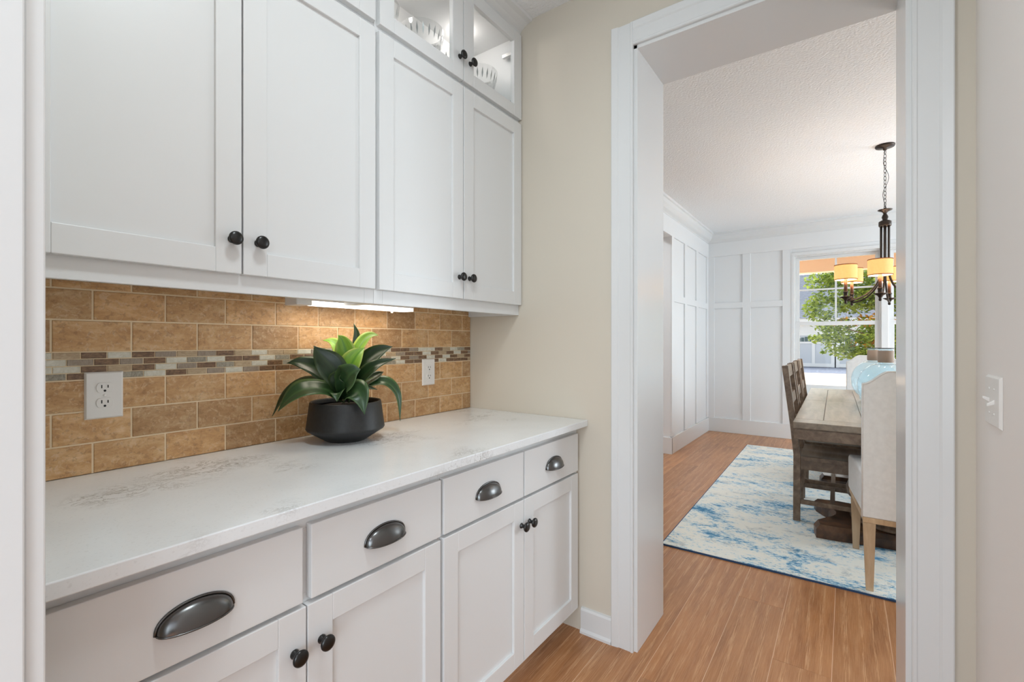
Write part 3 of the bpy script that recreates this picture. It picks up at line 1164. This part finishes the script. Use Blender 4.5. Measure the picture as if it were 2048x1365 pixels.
# ------------------------------------------------------------------ dining table
tb = thing('dining_table', (4.505, -.255, RZ), 'weathered oak trestle dining table on turned pedestals', 'table', rz=math.radians(.9))
LX, LYW = 1.24, .535
zt0, zt1 = .722, .759
m_ = lambda *a: B(*a)
for s in (-1, 1):
    o = obj('breadboard_end', m_(min(s * LX, s * (LX - .16)) + .0008, max(s * LX, s * (LX - .16)) - .0008, -LYW, LYW, zt0, zt1), top_wood, tb, .003, True)
seams = [-.535, -.362, -.178, 0.005, .19, .385, .535]
for a, b in zip(seams[:-1], seams[1:]):
    for xa, xb in ((-LX + .16, .05), (.05, LX - .16)):
        obj('plank', m_(xa + .0012, xb - .0012, a + .0014, b - .0014, zt0, zt1), top_wood, tb, .002, True)
obj('sub_top', m_(-LX + .01, LX - .01, -LYW + .01, LYW - .01, zt0 - .006, zt0 + .03), grey_wood, tb, local=True)
for s in (-1, 1):
    obj('apron', m_(min(s * (LX - .006), s * (LX - .05)), max(s * (LX - .006), s * (LX - .05)), -LYW + .006, LYW - .006, .656, zt0 - .0062), grey_wood, tb, .003, True)
    obj('apron', m_(-LX + .05, LX - .05, min(s * (LYW - .006), s * (LYW - .045)), max(s * (LYW - .006), s * (LYW - .045)), .656, zt0 - .0062), grey_wood, tb, .003, True)
for s in (-1, 1):
    px = s * .655
    # shaped plinth with scooped sides
    hw, hd = .455, .32
    pts = []
    def sc(p0, p1, depth, nx, ny):
        out = []
        for i in range(9):
            t_ = i / 9
            q = math.sin(t_ * PI)
            q = q * q
            out.append((p0[0] + (p1[0] - p0[0]) * t_ + nx * depth * q, p0[1] + (p1[1] - p0[1]) * t_ + ny * depth * q))
        return out
    c_ = .03
    pts += sc((-hd + c_, -hw), (hd - c_, -hw), .12, 0, 1)
    pts += sc((hd, -hw + c_), (hd, hw - c_), .05, -1, 0)
    pts += sc((hd - c_, hw), (-hd + c_, hw), .12, 0, -1)
    pts += sc((-hd, hw - c_), (-hd, -hw + c_), .05, 1, 0)
    lo = [(px + p[0], p[1]) for p in pts]
    hi = [(px + p[0] * .93, p[1] * .95) for p in pts]
    mm = MB().prism(lo, 'z', .001, .055)
    n = len(pts)
    mm.add([(p[0], p[1], .055) for p in lo] + [(p[0], p[1], .082) for p in hi], [tuple(range(n, 2 * n))] + [(i, (i + 1) % n, n + (i + 1) % n, n + i) for i in range(n)])
    obj('plinth', mm, dark_wood, tb, local=True)
    prof = [(.24, .082), (.248, .092), (.235, .106), (.205, .112), (.215, .122), (.205, .134), (.170, .140), (.175, .155), (.225, .190),
            (.262, .235), (.268, .280), (.245, .345), (.190, .415), (.135, .475), (.105, .530), (.120, .545), (.130, .560), (.115, .575), (.150, .610), (.160, .640), (.160, .716)]
    obj('turned_column', MB().lathe(prof, (px, 0, 0), 40), grey_wood, tb, local=True)

# ------------------------------------------------------------------ ladder-back chairs
def ladder_chair():
    """origin at the floor under the middle of the seat; faces -Y"""
    t = thing('ladder_back_chair', (0, 0, 0), '', 'chair', 'ladder-back chairs along the table')
    w = .225
    for s in (-1, 1):
        xo = s * w
        # back leg that sweeps into the back stile
        pr = [(.160, 0), (.202, 0), (.197, .44), (.262, 1.068), (.218, 1.070), (.153, .44)]
        pr = [(.158, 0), (.200, 0), (.198, .46), (.2185, .66), (.268, 1.068), (.230, 1.070), (.180, .66), (.156, .46)]
        obj('leg', MB().prism(pr, 'x', xo - .022, xo + .022), grey_wood, t, .003, True)
        obj('leg', B(xo - .021, xo + .021, -.232, -.192, 0, .405), grey_wood, t, .003, True)
        obj('seat_rail', B(xo - .013, xo + .013, -.192, .158, .358, .421), grey_wood, t, .002, True)
        obj('stretcher', B(xo - .011, xo + .011, -.192, .158, .118, .148), grey_wood, t, .002, True)
    obj('seat_rail', B(-w + .021, w - .021, -.226, -.200, .345, .421), grey_wood, t, .002, True)
    obj('seat_rail', B(-w + .021, w - .021, .160, .186, .358, .421), grey_wood, t, .002, True)
    obj('centre_stretcher', B(-w + .011, w - .011, -.040, -.012, .120, .146), grey_wood, t, .002, True)
    # scooped plank seat
    nx_, ny_ = 16, 12
    def top(x_, y_):
        q = max(0, 1 - (x_ / .21) ** 4) * max(0, 1 - ((y_ + .04) / .19) ** 4)
        return .449 - .013 * q * (1 - .45 * math.exp(-(x_ / .06) ** 2))
    rows_ = []
    for j in range(ny_ + 1):
        y_ = -.245 + .400 * j / ny_
        rows_.append([(-.245 + .49 * i / nx_, y_, top(-.245 + .49 * i / nx_, y_)) for i in range(nx_ + 1)])
    mm = MB().grid(rows_)
    mm.box(-.245, .245, -.245, .155, .4215, .436)
    mm.add([(-.245, -.245, .436), (.245, -.245, .436), (.245, .155, .436), (-.245, .155, .436), (-.245, -.245, .449), (.245, -.245, .449), (.245, .155, .449), (-.245, .155, .449)],
           [(0, 1, 5, 4), (1, 2, 6, 5), (2, 3, 7, 6), (3, 0, 4, 7)])
    obj('seat', mm, grey_wood, t, local=True)
    # slats of the back follow the lean of the stiles
    def yc(z_):
        return .177 + max(0, z_ - .46) * (.072 / .61)
    for z0, z1 in ((.985, 1.066), (.795, .868), (.610, .680)):
        pr = [(yc(z0) - .010, z0), (yc(z0) + .010, z0), (yc(z1) + .010, z1), (yc(z1) - .010, z1)]
        obj('slat', MB().prism(pr, 'x', -w + .022, w - .022), grey_wood, t, .002, True)
    return t


ch = ladder_chair()
LBL = ['weathered oak ladder-back chair at the table end toward the pantry',
       'weathered oak ladder-back chair in the middle of the three beside the table',
       'weathered oak ladder-back chair at the window end of the three']
for i, (x_, y_) in enumerate(((4.025, .105), (4.605, .112), (5.185, .120))):
    c = ch if i == 0 else copy_tree(ch)
    c.location = (x_, y_, RZ + .0002)
    c.rotation_euler = (0, 0, math.radians(.9))
    c['label'] = LBL[i]

# ------------------------------------------------------------------ upholstered end chairs
def parsons_chair(loc, rz, label):
    """origin at the floor under the seat; the sitter faces +X"""
    t = thing('upholstered_chair', loc, label, 'chair', 'linen chairs at the table ends', rz)
    hw = .228
    # back with camel-shaped top
    def outline(inset=0):
        p = [(-hw, .355), (-hw, 1.026)]
        for i in range(13):
            q = i / 12
            e = q * q * (3 - 2 * q)
            p.append((-hw + .004 + .105 * q, 1.028 + .064 * e))
        p += [(-y_, z_) for y_, z_ in p[::-1]]
        return p
    mm = MB()
    o1 = outline()
    n = len(o1)
    lean = lambda z_: -(z_ - .35) * .055
    back = [(-.290 + lean(z_), y_, z_) for y_, z_ in o1]
    front = [(-.200 + lean(z_) * .9, y_ * .985, z_ - (.004 if z_ > .5 else 0)) for y_, z_ in o1]
    mm.add(back + front, [tuple(range(n)), tuple(range(n, 2 * n))[::-1]] + [(i, (i + 1) % n, n + (i + 1) % n, n + i) for i in range(n)])
    b_ = obj('backrest', mm, linen, t, .008, True)
    obj('piping', MB().tube([(p[0] - .001, p[1], p[2]) for p in back], .0035, 6), linen, b_, local=True)
    obj('piping', MB().tube([(p[0] + .001, p[1], p[2]) for p in front], .0035, 6), linen, b_, local=True)
    # seat: skirted box with a rounded, rolled front
    pr = [(-.205, .355), (.265, .355), (.268, .500), (.275, .520), (.270, .545), (.245, .558), (.10, .566), (-.205, .560)]
    wd = lambda x_: hw - .001 + (x_ + .205) / .47 * .046
    n = len(pr)
    obj('seat', MB().add([(a, -wd(a), b) for a, b in pr] + [(a, wd(a), b) for a, b in pr],
                         [tuple(range(n)), tuple(range(n, 2 * n))[::-1]] + [(i, (i + 1) % n, n + (i + 1) % n, n + i) for i in range(n)]), linen, t, .012, True, 3)
    rl = MB().box(-.290, -.262, -hw + .004, hw - .004, .328, .3545)
    for s in (-1, 1):
        a, b = s * (hw - .004), s * (hw + .040)
        rl.hexa([(-.262, a - s * .026, .328), (.262, b - s * .026, .328), (.262, b, .328), (-.262, a, .328)],
                [(-.262, a - s * .026, .3545), (.262, b - s * .026, .3545), (.262, b, .3545), (-.262, a, .3545)])
    obj('wood_rail', rl, pale_wood, t, .002, True)
    for s in (-1, 1):
        def leg(xa, xb, fx0, fx1, e=0.0):
            ya, yb2 = sorted((s * (hw + e - .004), s * (hw + e - .056)))
            ym = s * (hw + e - .030)
            f0, f1 = ym - .0155, ym + .0155
            return MB().hexa([(fx0, f0, 0), (fx1, f0, 0), (fx1, f1, 0), (fx0, f1, 0)], [(xa, ya, .328), (xb, ya, .328), (xb, yb2, .328), (xa, yb2, .328)])
        obj('leg', leg(-.289, -.237, -.318, -.287), pale_wood, t, .002, True)
        obj('leg', leg(.210, .262, .228, .259, .038), pale_wood, t, .002, True)
    return t


parsons_chair((3.245, -.287, RZ + .0002), math.radians(1.0), 'white linen chair with limed oak legs at the pantry end of the table')
parsons_chair((5.80, -.235, RZ + .0002), math.radians(180.9), 'white linen chair at the window end of the table behind the glass jugs')

# ------------------------------------------------------------------ glass jugs
def jug(x_, y_, r, h, label):
    z0 = RZ + .7592
    t = thing('glass_jug', (x_, y_, z0), label, 'vase', 'pale blue glass jugs on the dining table')
    hb = h - .105
    out = [(.0005, .0), (r * .45, .0), (r * .62, .012)]
    for i in range(1, 16):
        a = -PI / 2 + .55 + (PI - .55 - .42) * i / 15
        out.append((r * math.cos(a), hb * .52 + hb * .52 * math.sin(a)))
    nr = .041
    out += [(nr + .012, hb * .985), (nr, hb + .006), (nr, h - .004), (nr + .004, h)]
    th_ = .004
    inn = [(max(a - th_, .0005), b + (th_ if b < hb * .5 else 0)) for a, b in out][::-1]
    obj('body', MB().lathe(out + inn, (0, 0, 0), 48, close=False), blue_glass, t, local=True)
    obj('neck_tint', MB().lathe([(nr + .0015, hb + .010), (nr + .004, hb + .014), (nr + .004, h - .016), (nr + .0015, h - .012)], (0, 0, 0), 32, close=False), flat('neck_refraction_tan', srgb(172, 152, 136), .8), t, local=True)  # opaque tan band paints the brown refraction in the glass neck
    obj('rim', MB().tube([((nr + .005) * math.cos(2 * PI * k / 32), (nr + .005) * math.sin(2 * PI * k / 32), h + .0035) for k in range(33)], .0032, 6), metal_dark, t, local=True)
    return t


jug(4.20, -.225, .165, .428, 'pale blue glass jug standing toward the pantry end of the table')
jug(4.74, -.181, .152, .424, 'pale blue glass jug peeking out behind the other jug')

# ------------------------------------------------------------------ chandelier
bronze = flat('aged_bronze', (.055, .042, .035, 1), .38, .8)
CX, CY = 4.5706, -.2407
cd = thing('chandelier', (CX, CY, 1.54), 'six-arm bronze chandelier with lit drum shades hanging over the table', 'chandelier')
Z = lambda z_: z_ - 1.54
obj('canopy', MB().lathe([(.002, Z(2.712)), (.012, Z(2.714)), (.014, Z(2.728)), (.058, Z(2.735)), (.062, Z(2.742)), (.062, Z(2.7498))], (0, 0, 0), 32), bronze, cd, local=True)
# chain of oval links, each a link of its own
zl = 2.714
k = 0
LK = MB().tube([(.0085 * math.cos(2 * PI * j / 16), 0, .017 * math.sin(2 * PI * j / 16)) for j in range(17)], .0019, 6).mesh('chain_link')
LK.materials.append(bronze)
while zl > 2.275:
    o = link('chain_link', LK, None, cd, (0, 0, Z(zl - .017)))
    o.rotation_euler = (0, 0, (k % 2) * PI / 2 + TH)
    zl -= .0285
    k += 1
w_ = []
for i in range(40):
    q = i / 39
    a = q * 3.2 * PI
    rr = .006 + .016 * math.sin(q * PI) ** 2
    w_.append((rr * math.cos(a), rr * math.sin(a), Z(2.714 - q * .455)))
obj('wire', MB().tube(w_, .0016, 5), slot_dark, cd, local=True)
obj('stem_top', MB().lathe([(.010, Z(2.150)), (.036, Z(2.130)), (.040, Z(2.136)), (.040, Z(2.166)), (.032, Z(2.172)), (.015, Z(2.180)), (.021, Z(2.200)), (.016, Z(2.216)), (.010, Z(2.226)), (.017, Z(2.240)), (.045, Z(2.254)), (.046, Z(2.258)), (.010, Z(2.264)), (.003, Z(2.275))], (0, 0, 0), 32), bronze, cd, local=True)
AR = .262
fw = math.atan2(-CY, -CX)        # direction from the axis toward the pantry
for i in range(6):
    a = fw - math.radians(6) - i * PI / 3
    ca, sa = math.cos(a), math.sin(a)
    pts = [(.027 * ca, .027 * sa, Z(2.140)), (.027 * ca, .027 * sa, Z(1.95)), (.027 * ca, .027 * sa, Z(1.80))]
    for j in range(1, 15):
        q = j / 14 * PI / 2
        rr = .027 + (AR - .027) * (1 - math.cos(q))
        pts.append((rr * ca, rr * sa, Z(1.80 - .232 * math.sin(q))))
    arm = obj('arm', MB().tube(pts, .0065, 8), bronze, cd, local=True)
    c0 = (AR * ca, AR * sa, 0)
    obj('bobeche', MB().lathe([(.001, Z(1.543)), (.008, Z(1.546)), (.010, Z(1.556)), (.008, Z(1.566)), (.012, Z(1.574)), (.016, Z(1.582)), (.041, Z(1.596)), (.042, Z(1.600)), (.013, Z(1.602)),
                                (.014, Z(1.610)), (.014, Z(1.626)), (.017, Z(1.630)), (.017, Z(1.640)), (.012, Z(1.642))], c0, 20), bronze, arm, local=True)
    obj('candle_sleeve', MB().lathe([(.0115, Z(1.642)), (.0115, Z(1.752))], c0, 16), candle_mat, arm, local=True)
    r = .0745
    sh = obj('lamp_shade', MB().lathe([(r, Z(1.730)), (r, Z(1.845))], c0, 36, close=False), shade_mat, cd, local=True)
    obj('lining', MB().lathe([(r - .002, Z(1.731)), (r - .002, Z(1.844))], c0, 36, close=False), shade_in, sh, local=True)
    for zz in (1.730, 1.841):
        obj('binding', MB().lathe([(r - .003, Z(zz)), (r + .0012, Z(zz)), (r + .0012, Z(zz + .006)), (r - .003, Z(zz + .006))], c0, 36, close=False), shade_trim, sh, local=True)
    lamp('bulb', 'POINT', 1.3, (CX + c0[0], CY + c0[1], 1.79), (0, 0, 0), (1, .96, .93), shadow_soft_size=.02)

# ------------------------------------------------------------------ outdoors
GZ = -.40
tag(obj('driveway', B(7.15, 29.2, -14, 14, GZ - .1, GZ), concrete, None), 'pale sunlit concrete driveway outside the windows', 'driveway', None, 'structure')
tag(obj('road', B(29.2, 36.0, -20, 20, GZ - .1, GZ + .002), asphalt, None), 'grey asphalt strip in front of the garage', 'road', None, 'structure')
tag(obj('porch_ceiling', B(7.14, 9.25, -4, 4, 2.66, 2.70), porch_tan, None), 'tan porch ceiling above the dining windows', 'porch', None, 'structure')
tag(obj('porch_beam', B(9.25, 9.45, -4, 4, 2.405, 2.70), porch_white, None), 'pale beam along the edge of the porch', 'beam', None, 'structure')

gh = thing('garage_house', (36, 1, GZ), 'white garage with grey shingle roof and carriage doors across the drive', 'building')
obj('wall', B(36.0, 44, -7, 9, GZ, 2.66), siding, gh)
obj('fascia', B(35.55, 36.0, -7.4, 9.4, 2.50, 2.74), siding, gh)
obj('roof', MB().prism([(35.5, 2.74), (40.0, 6.1), (44.5, 2.74)], 'y', -7.4, 9.4), shingle_mat, gh)
for yc_ in (-.60, 1.73, 4.06):
    d = obj('door', B(35.93, 35.999, yc_ - .94, yc_ + .94, GZ + .02, 1.70), garage_mat, gh)
    for a, b in ((-1.20, -.94), (.94, 1.20)):
        obj('door_post', B(35.90, 35.999, yc_ + a, yc_ + b, GZ + .01, 1.95), siding, d)
    obj('meeting_stile', B(35.90, 35.93, yc_ - .085, yc_ + .085, GZ + .05, 1.70), siding, d)
    obj('bottom_rail', B(35.905, 35.93, yc_ - .94, yc_ + .94, GZ + .02, GZ + .24), siding, d)
    obj('top_rail', B(35.905, 35.93, yc_ - .94, yc_ + .94, 1.64, 1.80), siding, d)
    obj('middle_rail', B(35.905, 35.93, yc_ - .94, yc_ + .94, 1.12, 1.24), siding, d)
    for s in (-1, 1):
        for q in range(4):
            ya = yc_ + s * (.10 + q * .205)
            yb = yc_ + s * (.10 + q * .205 + .165)
            hh = 1.60 - .045 * q
            obj('pane', B(35.90, 35.93, min(ya, yb), max(ya, yb), 1.25, hh), dark_pane, d)


def foliage_mesh(blobs, per, size, seed, flat_=.6):
    rg = random.Random(seed)
    m = MB()
    for (cx, cy, cz, rx, ry, rz_) in blobs:
        n = int(per * rx * ry * rz_ ** .5 / .5)
        for _ in range(n):
            while True:
                p = Vector((rg.uniform(-1, 1), rg.uniform(-1, 1), rg.uniform(-1, 1)))
                if p.length <= 1 and (p.length > .45 or rg.random() < .3):
                    break
            c = Vector((cx + p.x * rx, cy + p.y * ry, cz + p.z * rz_))
            d = Vector((rg.uniform(-1, 1), rg.uniform(-1, 1), rg.uniform(-.7, .2))).normalized()
            nrm = Vector((rg.uniform(-1, 1), rg.uniform(-1, 1), rg.uniform(.2, 1.4))).normalized()
            sd_ = d.cross(nrm).normalized()
            s = size * rg.uniform(.6, 1.25)
            m.add([c - d * s * .5, c + sd_ * s * .27 - d * s * .05, c + d * s * .5, c - sd_ * s * .27 - d * s * .05], [(0, 1, 2, 3)])
    return m


tr = thing('tree', (13.2, -1.6, GZ), 'leafy green tree with a few orange leaves outside the window', 'tree')
m = MB().tube([(13.2, -1.6, GZ), (13.25, -1.55, .4), (13.15, -1.5, 1.2), (13.2, -1.45, 2.3), (13.2, -1.4, 3.4)], [.13, .11, .09, .06, .03], 8)
rgt = random.Random(9)
tips = []
for k in range(16):
    z_ = .7 + k * .16
    a = 1.2 + k * 2.4
    ln = 1.9 - .05 * k
    e = (13.2 + ln * .7 * math.cos(a), -1.5 + ln * math.sin(a), z_ + .35)
    m.tube([(13.18, -1.48, z_ - .2), (13.2 + ln * .35 * math.cos(a), -1.5 + ln * .55 * math.sin(a), z_ + .12), e], [.035, .022, .008], 5)
obj('trunk', m, bark, tr)
blobs = []
for k in range(30):
    z_ = rgt.uniform(.85, 3.3)
    a = rgt.uniform(0, 2 * PI)
    ln = rgt.uniform(.2, 1.55) * (1 - .18 * abs(z_ - 2.0))
    blobs.append((13.2 + ln * .7 * math.cos(a), -1.25 + ln * math.sin(a), z_, rgt.uniform(.4, .65), rgt.uniform(.45, .75), rgt.uniform(.16, .30)))
blobs += [(13.0, .28, 2.35, .4, .42, .22), (13.0, .40, 2.0, .4, .45, .2), (13.0, .30, 1.65, .4, .42, .18), (12.9, .34, 1.30, .4, .38, .14), (12.9, .10, 1.05, .4, .40, .16),
          (13, .18, 2.62, .4, .40, .18), (13, .45, 2.55, .4, .36, .14), (13, .62, 2.05, .4, .26, .10), (13, .55, 2.7, .4, .3, .10), (12.9, .55, 1.36, .35, .2, .06), (13, .3, 2.85, .4, .4, .12), (13, .52, 1.85, .4, .30, .12), (13, .50, 2.2, .4, .30, .12), (13, 0, 2.75, .5, .6, .25), (13.1, -.5, 2.6, .5, .7, .35), (13.2, -.9, 1.3, .5, .7, .4), (13.2, -.6, .95, .5, .6, .2), (12.9, -.05, 1.0, .4, .3, .2), (13, .2, 1.45, .4, .35, .14), (13.1, -.15, 1.5, .5, .6, .35), (13.1, -.25, 2.2, .5, .6, .35)]
o = obj('foliage', foliage_mesh(blobs, 1500, .10, 4), tree_green, tr)
o['kind'] = 'stuff'
o = obj('autumn_foliage', foliage_mesh([(12.9, -.12, 1.68, .3, .42, .13), (12.9, -.55, 1.74, .3, .42, .13), (12.9, -.35, 1.2, .3, .35, .12), (12.9, -.7, 1.3, .3, .3, .1)], 620, .10, 6), tree_orange, tr)
o['kind'] = 'stuff'
tr2 = thing('tree', (19, -4.2, GZ), 'broad green tree behind the orange-leaved one', 'tree')
obj('trunk', MB().tube([(19, -4.2, GZ), (19, -4.1, 1.5), (19.1, -4, 4)], [.2, .15, .06], 8), bark, tr2)
bl2 = [(19 + rgt.uniform(-1.2, 1.2), -3.9 + rgt.uniform(-2.2, 2.0), rgt.uniform(.6, 5.0), .8, .95, .5) for _ in range(34)]
o = obj('foliage', foliage_mesh(bl2, 260, .20, 8), tree_green, tr2)
o['kind'] = 'stuff'
